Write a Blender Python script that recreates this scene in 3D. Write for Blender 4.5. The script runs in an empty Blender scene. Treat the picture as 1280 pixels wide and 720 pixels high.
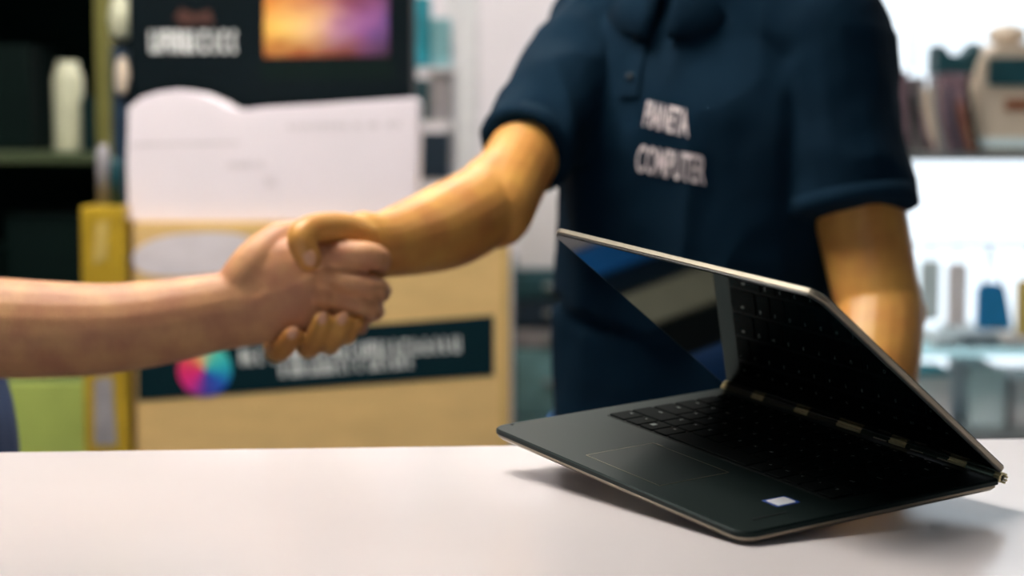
import bpy, bmesh, math, random
from mathutils import Vector, Matrix, noise
from mathutils.bvhtree import BVHTree
random.seed(7)
PI = math.pi
sc = bpy.context.scene
COL = sc.collection

# ------------------------------------------------------------------ camera
F = 2400.0
PITCH = math.radians(5)
CZ = 1.25
cd = bpy.data.cameras.new('camera'); cam = bpy.data.objects.new('camera', cd); COL.objects.link(cam)
cam.location = (0, 0, CZ); cam.rotation_euler = (PI/2 - PITCH, 0, 0)
cd.sensor_width = 36; cd.lens = 36*F/1280
cd.clip_start = .05; cd.clip_end = 60
cd.dof.use_dof = True; cd.dof.focus_distance = 1.40; cd.dof.aperture_fstop = 3.8
sc.camera = cam
# ------------------------------------------------------------------ world, exposure
w = bpy.data.worlds.new('daylight'); sc.world = w; w.use_nodes = True
w.node_tree.nodes['Background'].inputs[0].default_value = (.93, .95, 1, 1)
w.node_tree.nodes['Background'].inputs[1].default_value = 1.9
sc.view_settings.view_transform = 'Standard'; sc.view_settings.look = 'None'
sc.view_settings.gamma = 1; sc.view_settings.use_curve_mapping = False
sc.view_settings.exposure = 0.0
sc.cycles.use_denoising = True
PANEL = 29.0      # strength of the ceiling lamps

S4, C4 = math.sin(PITCH), math.cos(PITCH)
def W(px, py, Y):
    """the point that stands at world distance Y and shows at photo pixel px, py"""
    dx, dy = (px-640)/F, (py-360)/F
    d = Vector((dx, C4 - S4*dy, -S4 - C4*dy))
    return Vector((0, 0, CZ)) + d*(Y/d.y)

# ------------------------------------------------------------------ materials
def srgb(r, g, b):
    f = lambda c: (c/255)/12.92 if c/255 <= .04045 else (((c/255)+.055)/1.055)**2.4
    return (f(r), f(g), f(b), 1)
def mat(name, col, rough=.6, metal=0, var=.06, scale=20, bump=0, bscale=200, emit=0, coat=0, sss=0, spec=.5, stretch=(1, 1, 1), col2=None):
    m = bpy.data.materials.new(name); m.use_nodes = True
    nt = m.node_tree; N = nt.nodes; L = nt.links
    b = N['Principled BSDF']
    tc = N.new('ShaderNodeTexCoord'); mp = N.new('ShaderNodeMapping'); mp.inputs['Scale'].default_value = stretch
    L.new(tc.outputs['Object'], mp.inputs['Vector'])
    nz = N.new('ShaderNodeTexNoise'); nz.inputs['Scale'].default_value = scale; nz.inputs['Detail'].default_value = 5
    L.new(mp.outputs[0], nz.inputs['Vector'])
    mx = N.new('ShaderNodeMix'); mx.data_type = 'RGBA'
    c = srgb(*col)
    if col2: ca, cb = c, srgb(*col2)
    else:
        ca = tuple(min(1, x*(1-var)) for x in c[:3])+(1,); cb = tuple(min(1, x*(1+var)) for x in c[:3])+(1,)
    mx.inputs['A'].default_value = ca; mx.inputs['B'].default_value = cb
    rm = N.new('ShaderNodeMapRange'); rm.inputs['From Min'].default_value = .35; rm.inputs['From Max'].default_value = .65
    L.new(nz.outputs['Fac'], rm.inputs['Value']); L.new(rm.outputs[0], mx.inputs['Factor'])
    L.new(mx.outputs['Result'], b.inputs['Base Color'])
    b.inputs['Roughness'].default_value = rough; b.inputs['Metallic'].default_value = metal
    b.inputs['Specular IOR Level'].default_value = spec
    b.inputs['Coat Weight'].default_value = coat
    if sss:
        b.inputs['Subsurface Weight'].default_value = sss; b.inputs['Subsurface Radius'].default_value = (.012, .005, .003); b.inputs['Subsurface Scale'].default_value = 1
    if bump:
        n2 = N.new('ShaderNodeTexNoise'); n2.inputs['Scale'].default_value = bscale; n2.inputs['Detail'].default_value = 4
        L.new(mp.outputs[0], n2.inputs['Vector'])
        bp = N.new('ShaderNodeBump'); bp.inputs['Strength'].default_value = bump; bp.inputs['Distance'].default_value = .002
        L.new(n2.outputs['Fac'], bp.inputs['Height']); L.new(bp.outputs[0], b.inputs['Normal'])
    if emit:
        L.new(mx.outputs['Result'], b.inputs['Emission Color']); b.inputs['Emission Strength'].default_value = emit
    return m
def glass_mat(name, tint=(245, 250, 252), rough=0.0):
    m = bpy.data.materials.new(name); m.use_nodes = True
    nt = m.node_tree; N = nt.nodes; L = nt.links
    N.remove(N['Principled BSDF'])
    t = N.new('ShaderNodeBsdfTransparent'); t.inputs[0].default_value = srgb(*tint)
    g = N.new('ShaderNodeBsdfGlossy'); g.inputs['Roughness'].default_value = .03
    mx = N.new('ShaderNodeMixShader'); mx.inputs[0].default_value = .06
    L.new(t.outputs[0], mx.inputs[1]); L.new(g.outputs[0], mx.inputs[2]); L.new(mx.outputs[0], N['Material Output'].inputs[0])
    return m

M = dict(
 counter=mat('white_laminate', (226, 219, 222), .20, var=.012, scale=6),
 counter_body=mat('counter_panel_paint', (205, 203, 205), .6),
 floor=mat('floor_tile', (84, 84, 84), .5, var=.08, scale=3),
 wall=mat('wall_paint', (240, 233, 240), .8, var=.02, scale=4),
 sidewall=mat('grey_teal_wall_paint', (96, 108, 108), .8),
 ceiling=mat('ceiling_paint', (150, 154, 154), .9),
 darkwall=mat('dark_teal_paint', (4, 26, 24), .8, spec=.1),
 lamp=mat('lamp_diffuser', (255, 250, 240), .5, emit=PANEL, var=0),
 lampframe=mat('lamp_frame_metal', (220, 220, 220), .4, metal=.6),
 deck=mat('laptop_deck_metal', (14, 30, 30), .46, metal=.5, spec=.3, var=.03, scale=300),
 shell=mat('laptop_shell_metal', (150, 140, 124), .33, metal=.85, var=.03, scale=300),
 rim=mat('laptop_rim_metal', (152, 144, 130), .38, metal=.9, var=.02, scale=200),
 bezel=mat('laptop_bezel_plastic', (6, 14, 15), .35, var=.02),
 glass=mat('laptop_screen_glass', (2, 7, 9), .03, spec=.5, var=.02),
 key=mat('keycap_plastic', (1, 8, 9), .7, var=.05, spec=.08),
 legend=mat('keycap_legend', (150, 160, 156), .5, var=.02),
 well=mat('keyboard_well', (2, 9, 10), .6, spec=.2),
 gold=mat('hinge_link_metal', (200, 188, 146), .4, metal=.6, var=.05, scale=300),
 hingedark=mat('hinge_dark_metal', (50, 58, 50), .35, metal=.9, var=.05),
 rubber=mat('black_rubber', (14, 16, 16), .8),
 stick_blue=mat('sticker_blue', (10, 60, 140), .5),
 stick_white=mat('sticker_white', (215, 215, 222), .5),
 skin_a=mat('skin_customer', (192, 132, 98), .5, sss=.08, scale=28, bump=.35, bscale=420, col2=(214, 160, 112)),
 skin_b=mat('skin_technician', (194, 130, 66), .45, sss=.08, scale=20, bump=.15, bscale=300, col2=(216, 160, 80)),
 nail=mat('fingernail', (220, 162, 126), .3, var=.03),
 polo=mat('navy_pique_cotton', (2, 30, 48), .9, var=.10, scale=9, bump=.2, bscale=900, spec=.12),
 button=mat('navy_button', (8, 24, 34), .3),
 jeans=mat('blue_denim', (28, 82, 145), .9, var=.14, scale=90, bump=.3, bscale=700, stretch=(1, 1, .2)),
 tee=mat('blue_jersey', (14, 48, 92), .9, var=.08, scale=30, bump=.2, bscale=600),
 belt=mat('black_leather', (14, 14, 14), .5),
 shoe=mat('black_shoe_leather', (18, 18, 18), .45),
 hair=mat('brown_hair', (44, 30, 20), .7, var=.3, scale=60, bump=.6, bscale=200, stretch=(1, 1, .15)),
 eye=mat('eye_white', (230, 228, 224), .2), iris=mat('eye_iris', (60, 40, 24), .2), lip=mat('lip', (170, 96, 84), .5),
 print=mat('white_print', (232, 218, 222), .7, var=.03),
 card=mat('kraft_cardboard', (222, 186, 124), .8, var=.05, scale=12, stretch=(1, 1, 3)),
 cardlight=mat('kraft_cardboard_pale', (206, 172, 106), .8),
 navylabel=mat('dark_label_print', (2, 34, 42), .65, var=.03, spec=.12),
 whitecard=mat('white_carton_board', (243, 233, 242), .7, var=.015, scale=7),
 greyprint=mat('pale_grey_print', (222, 214, 220), .7),
 tape=mat('clear_packing_tape', (196, 170, 96), .15),
 blackcard=mat('black_printed_carton', (1, 14, 20), .6, var=.05, spec=.12),
 mustard=mat('mustard_wrapped_board', (182, 150, 40), .35, var=.12, scale=25),
 lime=mat('pale_green_board', (172, 188, 96), .6, var=.04),
 olive=mat('olive_metal_post', (120, 116, 58), .5, metal=.2),
 shelfm=mat('olive_shelf_metal', (72, 84, 56), .5, metal=.2),
 cream=mat('cream_plastic', (205, 205, 178), .4),
 darkbox=mat('dark_green_plastic', (2, 20, 18), .6, spec=.12),
 darkbox2=mat('dark_teal_plastic', (6, 34, 36), .6, spec=.15),
 teal=mat('teal_printed_card', (20, 140, 160), .5, var=.3, scale=18),
 tealdark=mat('deep_teal_plastic', (14, 66, 76), .5, var=.15, scale=30),
 tealpale=mat('pale_teal_plastic', (120, 170, 180), .45, var=.1, scale=30),
 greyitem=mat('grey_plastic', (150, 146, 152), .5, var=.15, scale=40),
 navyitem=mat('navy_plastic', (8, 40, 62), .5, var=.15, scale=40),
 whiteitem=mat('white_plastic', (226, 222, 226), .45, var=.03),
 beige=mat('beige_plastic', (206, 190, 172), .5, var=.05),
 pinkish=mat('mauve_plastic', (126, 102, 114), .5, var=.2, scale=40),
 black=mat('black_plastic', (8, 20, 22), .45),
 cyanbag=mat('blue_cloth_bag', (24, 130, 190), .6, var=.12, scale=30),
 steel=mat('brushed_steel', (170, 176, 178), .35, metal=.8),
 brown_dim=mat('dim_brown_print', (70, 34, 24), .6),
 brown=mat('brown_print', (140, 82, 52), .6),
 yellow=mat('yellow_plastic', (216, 190, 110), .5),
 wood=mat('plywood_bench', (168, 140, 100), .7, var=.1, stretch=(1, 8, 8)),
 bluefile=mat('blue_file_card', (40, 140, 235), .5),
 frost=mat('frosted_pale_plastic', (206, 224, 230), .5, var=.04),
 pane=glass_mat('window_glass'), shelfglass=glass_mat('shelf_glass', (205, 222, 222)),
 frame=mat('window_frame_paint', (225, 224, 228), .5),
)

# ------------------------------------------------------------------ object helpers
def tag(o, label=None, cat=None, group=None, kind=None):
    if label: o['label'] = label
    if cat: o['category'] = cat
    if group: o['group'] = group
    if kind: o['kind'] = kind
    return o
def empty(name, loc=(0, 0, 0), label=None, cat=None, group=None):
    o = bpy.data.objects.new(name, None); COL.objects.link(o); o.location = loc; o.empty_display_size = .05
    return tag(o, label, cat, group)
def link(name, me, mats, parent=None, smooth=False):
    if not isinstance(mats, (list, tuple)): mats = [mats]
    for m in mats: me.materials.append(m)
    if smooth:
        for p in me.polygons: p.use_smooth = True
    o = bpy.data.objects.new(name, me); COL.objects.link(o)
    if parent:
        o.parent = parent
        bpy.context.view_layer.update()
        o.matrix_parent_inverse = parent.matrix_world.inverted()   # meshes are written in world space
    return o
def obj(name, bm, mats, parent=None, smooth=False):
    me = bpy.data.meshes.new(name); bmesh.ops.recalc_face_normals(bm, faces=bm.faces[:]); bm.to_mesh(me); bm.free()
    return link(name, me, mats, parent, smooth)
def lobj(name, bm, mats, parent, smooth=False):
    """mesh written in its parent's own space"""
    o = obj(name, bm, mats, None, smooth); o.parent = parent; return o
def box(bm, lo, hi, bev=0, seg=2, mi=0, mtx=None):
    lo, hi = Vector(lo), Vector(hi)
    r = bmesh.ops.create_cube(bm, size=1, matrix=Matrix.Translation((lo+hi)/2) @ Matrix.Diagonal((*(hi-lo), 1)))
    vs = r['verts']
    if bev:
        es = {e for v in vs for e in v.link_edges}
        b = bmesh.ops.bevel(bm, geom=list(es), offset=bev, segments=seg, affect='EDGES', profile=.6)
        vs = list({v for f in b['faces'] for v in f.verts} | {v for v in vs if v.is_valid})
    fs = {f for v in vs for f in v.link_faces}
    for f in fs: f.material_index = mi
    if mtx: bmesh.ops.transform(bm, matrix=mtx, verts=vs)
    return vs
def B(): return bmesh.new()
def boxobj(name, lo, hi, m, parent=None, bev=.003, **k):
    bm = B(); box(bm, lo, hi, bev); return obj(name, bm, m, parent, **k)
def prism(bm, pts, y0, y1, mi=0):
    """outline of (x, z) points extruded from y0 to y1"""
    a = [bm.verts.new((x, y0, z)) for x, z in pts]; b = [bm.verts.new((x, y1, z)) for x, z in pts]
    n = len(pts); fs = [bm.faces.new(a), bm.faces.new(b[::-1])]
    for i in range(n): fs.append(bm.faces.new((a[i], b[i], b[(i+1) % n], a[(i+1) % n])))
    for f in fs: f.material_index = mi
def lathe(bm, prof, c, seg=24, mi=0, mtx=None):
    rings = []
    for r, z in prof: rings.append([bm.verts.new((c[0]+r*math.cos(2*PI*i/seg), c[1]+r*math.sin(2*PI*i/seg), c[2]+z)) for i in range(seg)])
    for a, b in zip(rings, rings[1:]):
        for i in range(seg):
            f = bm.faces.new((a[i], a[(i+1) % seg], b[(i+1) % seg], b[i])); f.material_index = mi; f.smooth = True
    bm.faces.new(rings[0][::-1]).material_index = mi; bm.faces.new(rings[-1]).material_index = mi
    if mtx: bmesh.ops.transform(bm, matrix=mtx, verts=[v for r in rings for v in r])
def rod(bm, a, b, r, seg=10, mi=0):
    a, b = Vector(a), Vector(b); d = (b-a)
    q = d.to_track_quat('Z', 'Y').to_matrix().to_4x4()
    lathe(bm, [(r, 0), (r, d.length)], (0, 0, 0), seg, mi, Matrix.Translation(a) @ q)
def cr(P, t):
    n = len(P)-1; i = min(int(t), n-1); u = t-i
    g = lambda k: P[max(0, min(n, k))]
    p0, p1, p2, p3 = g(i-1), g(i), g(i+1), g(i+2)
    return tuple(.5*((2*b)+(-a+c)*u+(2*a-5*b+4*c-d)*u*u+(-a+3*b-3*c+d)*u**3) for a, b, c, d in zip(p0, p1, p2, p3))
def limb(bm, pts, rad, side=None, sub=5, seg=20, cap=True, power=2.0, smoothpath=True, capscale=1.0):
    """tube through pts; rad gives (across side, along side x path) half sizes; round ends"""
    rad = [(r, r) if not isinstance(r, (tuple, list)) else r for r in rad]
    P = [tuple(p)+tuple(r) for p, r in zip(pts, rad)]
    n = len(P)-1; S = []
    for k in range(n*sub+1):
        t = k/sub
        if smoothpath: S.append(cr(P, t))
        else:
            i = min(int(t), n-1); u = t-i; S.append(tuple(a*(1-u)+b*u for a, b in zip(P[i], P[i+1])))
    C = [Vector(s[:3]) for s in S]; R = [(max(.0005, s[3]), max(.0005, s[4])) for s in S]
    T = [(C[min(i+1, len(C)-1)]-C[max(i-1, 0)]).normalized() for i in range(len(C))]
    if side is None:
        side = Vector((0, 1, 0)) if abs(T[0].y) < .8 else Vector((1, 0, 0))
    side = Vector(side)
    seq = []
    if cap:
        for a in (80, 60, 40, 20): seq.append((C[0]-T[0]*min(R[0])*capscale*math.sin(math.radians(a)), T[0], (R[0][0]*math.cos(math.radians(a)), R[0][1]*math.cos(math.radians(a)))))
    for c, t, r in zip(C, T, R): seq.append((c, t, r))
    if cap:
        for a in (20, 40, 60, 80): seq.append((C[-1]+T[-1]*min(R[-1])*capscale*math.sin(math.radians(a)), T[-1], (R[-1][0]*math.cos(math.radians(a)), R[-1][1]*math.cos(math.radians(a)))))
    rings = []
    for c, t, (ra, rb) in seq:
        e1 = (side - t*side.dot(t)); e1 = e1.normalized() if e1.length > 1e-4 else t.orthogonal().normalized(); e2 = t.cross(e1)
        ring = []
        for i in range(seg):
            a = 2*PI*i/seg; ca, sa = math.cos(a), math.sin(a)
            x = math.copysign(abs(ca)**(2/power), ca); y = math.copysign(abs(sa)**(2/power), sa)
            ring.append(bm.verts.new(c+e1*ra*x+e2*rb*y))
        rings.append(ring)
    for a, b in zip(rings, rings[1:]):
        for i in range(seg): bm.faces.new((a[i], a[(i+1) % seg], b[(i+1) % seg], b[i]))
    bm.faces.new(rings[0][::-1]); bm.faces.new(rings[-1])
    return rings
def ball(bm, c, r, mtx=None):
    r = (r, r, r) if not isinstance(r, (tuple, list)) else r
    m = Matrix.Translation(c) @ (mtx or Matrix.Identity(4)) @ Matrix.Diagonal((*r, 1))
    bmesh.ops.create_uvsphere(bm, u_segments=24, v_segments=16, radius=1, matrix=m)
def fuse(bm, voxel, smooth=4, fac=.5):
    """one continuous surface out of overlapping volumes"""
    bmesh.ops.recalc_face_normals(bm, faces=bm.faces[:])
    me = bpy.data.meshes.new('t'); bm.to_mesh(me); bm.free()
    o = bpy.data.objects.new('t', me); COL.objects.link(o)
    m = o.modifiers.new('r', 'REMESH'); m.mode = 'VOXEL'; m.voxel_size = voxel; m.use_smooth_shade = True
    if smooth:
        s = o.modifiers.new('s', 'SMOOTH'); s.factor = fac; s.iterations = smooth
    dg = bpy.context.evaluated_depsgraph_get(); dg.update()
    r = bpy.data.meshes.new_from_object(o.evaluated_get(dg)); bpy.data.objects.remove(o); bpy.data.meshes.remove(me)
    r.materials.clear()
    for p in r.polygons: p.use_smooth = True
    return r
def text_mesh(body, size=1, bold=0, spacing=1, depth=0):
    c = bpy.data.curves.new('t', 'FONT'); c.body = body; c.size = size; c.offset = bold; c.space_character = spacing
    c.align_x = 'CENTER'; c.align_y = 'CENTER'; c.extrude = depth; c.resolution_u = 3
    o = bpy.data.objects.new('t', c); COL.objects.link(o)
    dg = bpy.context.evaluated_depsgraph_get(); dg.update()
    me = bpy.data.meshes.new_from_object(o.evaluated_get(dg)); bpy.data.objects.remove(o)
    me.materials.clear()
    return me
def text_fit(body, x0, x1, z0, z1, y, bold=.02, depth=.0004, mtx=None):
    """text mesh fitted into the rectangle, facing -y"""
    me = body if not isinstance(body, str) else text_mesh(body, 1, bold, 1.0, 0)
    xs = [v.co.x for v in me.vertices]; ys = [v.co.y for v in me.vertices]
    for v in me.vertices:
        u = (v.co.x-min(xs))/(max(xs)-min(xs)) if v else 0; t = (v.co.y-min(ys))/(max(ys)-min(ys))
        v.co = Vector((0, 0, 0)) + v.co
    a, b, c, d = min(xs), max(xs), min(ys), max(ys)
    for v in me.vertices:
        v.co = Vector((x0+(x1-x0)*(v.co.x-a)/(b-a), y, z0+(z1-z0)*(v.co.y-c)/(d-c)))
        if mtx: v.co = mtx @ v.co
    return me
def struct(o): o['kind'] = 'structure'; return o

# ================================================================== THE SETTING
LIN = dict(o=Vector((.179, 1.623, -.084)), u=Vector((.515, -.8431, -.1549)), v=Vector((-.8571, -.5039, -.1072)), l=Vector((-.6606, -.5055, .555)))
RP = Matrix.Rotation(-PITCH, 3, 'X')
LIN = {k: RP @ q for k, q in LIN.items()}
_n = LIN['v'].cross(LIN['u']).normalized()
TZ = CZ + (LIN['o']+LIN['u'].normalized()*.318+LIN['v'].normalized()*.2245).z - .0094*abs(_n.z)   # counter top, under the near corner of the laptop
BACK = 4.7
struct(boxobj('floor', (-3.2, -2.2, -.05), (3.2, BACK+.3, 0), M['floor'], bev=0))
struct(boxobj('ceiling', (-3.2, -2.2, 2.75), (3.2, BACK+.3, 2.8), M['ceiling'], bev=0))
struct(boxobj('wall_left', (-3.25, -2.2, 0), (-3.15, BACK+.3, 2.75), M['sidewall'], bev=0))
struct(boxobj('wall_right', (3.15, -2.2, 0), (3.25, BACK+.3, 2.75), M['sidewall'], bev=0))
def wall_hole(name, y, x0, x1, hx0, hx1, hz0, hz1, m):
    bm = B()
    for lo, hi in (((x0, 0), (hx0, 2.75)), ((hx1, 0), (x1, 2.75)), ((hx0, 0), (hx1, hz0)), ((hx0, hz1), (hx1, 2.75))):
        box(bm, (lo[0], y, lo[1]), (hi[0], y+.12, hi[1]))
    return struct(obj(name, bm, m))
wall_hole('wall_back', BACK, -3.15, 3.15, .62, 2.9, .45, 2.45, M['wall'])
wall_hole('wall_front', -2.2, -3.15, 3.15, -1.6, .2, 1.0, 2.2, M['sidewall'])  # opening added behind the camera to let in front fill
def window(name, y, x0, x1, z0, z1, nx, nz):
    bm = B(); t = .045
    for i in range(nx+1):
        x = x0+(x1-x0)*i/nx; x = min(max(x, x0+t/2), x1-t/2); box(bm, (x-t/2, y+.03, z0), (x+t/2, y+.09, z1), .004)
    for i in range(nz+1):
        z = z0+(z1-z0)*i/nz; z = min(max(z, z0+t/2), z1-t/2); box(bm, (x0, y+.035, z-t/2), (x1, y+.085, z+t/2), .004)
    f = struct(obj(name, bm, M['frame']))
    bm = B(); box(bm, (x0+.01, y+.055, z0+.01), (x1-.01, y+.061, z1-.01)); obj('window_pane', bm, M['pane'], f)
window('window_1', BACK, .62, 2.9, .45, 2.45, 3, 1)
window('added_fill_window', -2.2, -1.6, .2, 1.0, 2.2, 2, 1)  # unseen window, added so daylight fills the foreground softly from the front
# interior partition with a plain white door, left of the technician
d0, d1 = W(572, 0, BACK).x, W(860, 0, BACK).x
door = struct(boxobj('door_1', (d0+.05, BACK-.035, 0.005), (d1+.05, BACK-.0, 2.1), M['wall'], bev=.004))
bm = B()
for z0, z1 in ((.25, .95), (1.1, 1.95)): box(bm, (d0+.16, BACK-.045, z0), (d1-.06, BACK-.034, z1), .006)
obj('door_panel', bm, M['wall'], door)
bm = B()
for x in (d0-.03, d1+.05): box(bm, (x, BACK-.05, 0), (x+.08, BACK, 2.18), .004)
box(bm, (d0+.05, BACK-.05, 2.1), (d1+.05, BACK, 2.18), .004)
struct(obj('trim_1', bm, M['frame']))

# ceiling lamps
def ceiling_lamp(x, y, sx, sy, label):
    t = empty('ceiling_lamp', (x, y, 2.75), label, 'ceiling lamp', 'ceiling lamps')
    bm = B()
    for s in (-1, 1):
        box(bm, (x-sx-.02, y+s*(sy+.01)-.01, 2.69), (x+sx+.02, y+s*(sy+.01)+.01, 2.75))
        box(bm, (x+s*(sx+.01)-.01, y-sy, 2.69), (x+s*(sx+.01)+.01, y+sy, 2.75))
    obj('frame', bm, M['lampframe'], t)
    bm = B(); box(bm, (x-sx, y-sy, 2.70), (x+sx, y+sy, 2.72)); obj('diffuser', bm, M['lamp'], t)
ceiling_lamp(-.32, 1.80, .30, .14, 'long white ceiling lamp panel above the counter and the handshake')
ceiling_lamp(-.80, 2.15, .5, .27, 'long white ceiling lamp panel in front of the stacked cartons')
ceiling_lamp(1.6, 3.1, .25, .10, 'short white ceiling lamp panel above the display rack')
ceiling_lamp(-.2, 3.75, .5, .14, 'long white ceiling lamp panel nearest the white door')

# ================================================================== COUNTER
def on_table(px, py):
    dx, dy = (px-640)/F, (py-360)/F
    d = Vector((dx, C4-S4*dy, -S4-C4*dy)); return Vector((0, 0, CZ)) + d*((TZ-CZ)/d.z)
e0, e1 = on_table(0, 565), on_table(1280, 548)
sl = (e1.y-e0.y)/(e1.x-e0.x); yat = lambda x: e0.y+sl*(x-e0.x)
ct = empty('shop_counter', (0, 1.2, 0), 'long white laminate shop counter in front of the two people', 'counter')
def slab(x0, x1, yf, back, z0, z1, bev):
    bm = B(); vs = [bm.verts.new(p) for p in ((x0, yf, z0), (x1, yf, z0), (x1, yat(x1)+back, z0), (x0, yat(x0)+back, z0))]
    f = bm.faces.new(vs); r = bmesh.ops.extrude_face_region(bm, geom=[f]); bmesh.ops.translate(bm, vec=(0, 0, z1-z0), verts=[v for v in r['geom'] if isinstance(v, bmesh.types.BMVert)])
    bmesh.ops.recalc_face_normals(bm, faces=bm.faces[:]); bmesh.ops.bevel(bm, geom=bm.edges[:], offset=bev, segments=2, affect='EDGES'); return bm
obj('countertop', slab(-1.3, 1.5, .72, 0, TZ-.035, TZ, .002), M['counter'], ct)
obj('body_panel', slab(-1.24, 1.44, .80, -.07, .08, TZ-.036, .002), M['counter_body'], ct)
obj('plinth', slab(-1.2, 1.4, .86, -.12, 0, .079, .001), M['black'], ct)

# ================================================================== LAPTOP
u = LIN['u'].normalized(); v = LIN['v']; v = (v-u*v.dot(u)).normalized(); n = v.cross(u).normalized()
if n.z < 0: n = -n
LW, LD, TH = .3225, .2290, .0088
org = Vector((0, 0, CZ)) + LIN['o']
LM = Matrix.Translation(org) @ Matrix((u, -v, n)).transposed().to_4x4()
laptop = empty('laptop', (0, 0, 0), 'dark convertible laptop half open, tilted on the white counter', 'laptop'); laptop.matrix_world = LM
bpy.context.view_layer.update()
def rslab(bm, x0, x1, y0, y1, z0, z1, r=.012, bt=.001, bb=.002, seg=6, mi=0, rl=None, rh=None):
    pts = []; rl = r if rl is None else rl; rh = r if rh is None else rh
    for cx, cy, a0, r_ in ((x1-rh, y1-rh, 0, rh), (x0+rh, y1-rh, 90, rh), (x0+rl, y0+rl, 180, rl), (x1-rl, y0+rl, 270, rl)):
        for k in range(seg+1):
            a = math.radians(a0+90*k/seg); pts.append((cx, cy, math.cos(a), math.sin(a), r_))
    lay = [(-bb, z0), (0, z0+bb*.8), (0, z1-bt), (-bt, z1)]
    rings = [[bm.verts.new((cx+(q+o)*ca, cy+(q+o)*sa, z)) for cx, cy, ca, sa, q in pts] for o, z in lay]
    N_ = len(pts)
    for a, b in zip(rings, rings[1:]):
        for i in range(N_): bm.faces.new((a[i], a[(i+1) % N_], b[(i+1) % N_], b[i])).material_index = mi
    bm.faces.new(rings[0][::-1]).material_index = mi; bm.faces.new(rings[-1]).material_index = mi
# y local = -v : hinge at y 0, front edge at y -LD
bm = B(); rslab(bm, 0, LW, -LD, -.002, -.0042, 0, r=.013, bt=.0012, bb=.0004, rh=.003)
base = lobj('base', bm, M['deck'], laptop)
bm = B(); rslab(bm, .0012, LW-.0012, -LD+.0012, -.003, -TH, -.0043, r=.012, bt=.0003, bb=.0032, rh=.004)
lobj('bottom_cover', bm, M['shell'], base)['label'] = 'champagne metal underside of the laptop base'
for fx, fy in ((.03, -LD+.02), (LW-.03, -LD+.02), (.03, -.03), (LW-.03, -.03)):
    bm = B(); lathe(bm, [(.006, -.0012), (.0065, 0), (.0065, .001)], (fx, fy, -TH-.0002), 16); lobj('rubber_foot', bm, M['rubber'], base)
bm = B(); rslab(bm, .0215, .2985, -.1345, -.0115, -.0006, .00015, r=.004, bt=.0001, bb=.0001)
lobj('keyboard_well', bm, M['well'], base)
bm = B(); rslab(bm, .1115, .2050, -.2115, -.1515, -.0004, .00022, r=.003, bt=.0002, bb=.0001)
lobj('touchpad', bm, mat('touchpad_glass', (9, 24, 24), .42, metal=.3, spec=.3, var=.02), base)
bm = B()
for x0, x1, y0, y1 in ((.111, .2055, -.2119, -.2115), (.111, .2055, -.1515, -.1511), (.111, .1115, -.2119, -.1511), (.2051, .2055, -.2119, -.1511)): box(bm, (x0, y0, -.0002), (x1, y1, .0003))
lobj('touchpad_bezel', bm, M['shell'], base)
bm = B(); box(bm, (.1155, -.1516, .0001), (.1235, -.1506, .0006)); lobj('touchpad_mark', bm, M['rim'], base)
bm = B(); rslab(bm, .2720, .2895, -.1745, -.1545, .0001, .00045, r=.001, bt=.0001, bb=.0001, mi=0)
rslab(bm, .2738, .2877, -.1725, -.1565, .0003, .00055, r=.001, bt=.0001, bb=.0001, mi=1)
lobj('sticker', bm, [M['stick_blue'], M['stick_white']], base)['label'] = 'small white square sticker with blue border'
bm = B(); lathe(bm, [(.0016, 0), (.0016, .0003)], (.005, -.212, 0), 12); lobj('indicator_hole', bm, M['rubber'], base)
bm = B(); box(bm, (.300, -.205, .0000), (.3025, -.176, .0003)); lobj('edge_mark', bm, M['bezel'], base)
# keys
def keyobj(x0, x1, y0, y1, leg=None):
    bm = B(); rslab(bm, x0+.0009, x1-.0009, y0+.0009, y1-.0009, .0001, .0016, r=.0016, bt=.0005, bb=.0001, seg=3)
    me = bpy.data.meshes.new('key'); bmesh.ops.recalc_face_normals(bm, faces=bm.faces[:])
    if leg:
        if leg == '#':
            for i in (0, 1):
                for j in (0, 1):
                    a, b = x0+.0045+i*.0024, y0+.0085+j*.0024
                    box(bm, (a, b, .0014), (a+.002, b+.002, .00175), mi=1)
        else:
            tm = text_mesh(leg, .0042 if len(leg) == 1 else .0028, .00008)
            nb = bmesh.new(); nb.from_mesh(tm)
            bmesh.ops.translate(nb, vec=(x0+.0055 if len(leg) == 1 else (x0+x1)/2-.001, y1-.0055, .00172), verts=nb.verts[:])
            for f in nb.faces: f.material_index = 1
            t2 = bpy.data.meshes.new('t'); nb.to_mesh(t2); nb.free(); bm.from_mesh(t2); bpy.data.meshes.remove(t2); bpy.data.meshes.remove(tm)
    bm.to_mesh(me); bm.free(); me.materials.append(M['key']); me.materials.append(M['legend'])
    o = bpy.data.objects.new('key', me); COL.objects.link(o); o.parent = base
KX0, KX1 = .0230, .2970
def row(y1, h, specs):
    tot = sum(s[1] for s in specs); x = KX0
    for s, wd in specs:
        dx = (KX1-KX0)*wd/tot; keyobj(x, x+dx, y1-h, y1, s); x += dx
row(-.0130, .0135, [('esc', 1)]+[('F%d' % i, 1) for i in range(1, 13)]+[('ins', 1), ('del', 1)])
row(-.0270, .0210, [(c, 1) for c in '`1234567890-=']+[('bksp', 1.6)])
row(-.0482, .0210, [('tab', 1.5)]+[(c, 1) for c in 'QWERTYUIOP[]']+[('\\', 1.1)])
row(-.0694, .0210, [('caps', 1.8)]+[(c, 1) for c in "ASDFGHJKL;'"]+[('enter', 1.8)])
row(-.0906, .0210, [('shift', 2.3)]+[(c, 1) for c in 'ZXCVBNM,./']+[('shift', 2.3)])
row(-.1118, .0215, [('ctrl', 1.2), ('fn', 1), ('#', 1), ('alt', 1), (None, 5.2), ('alt', 1), ('ctrl', 1), ('<', 1), ('^', 1), ('>', 1)])
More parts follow.
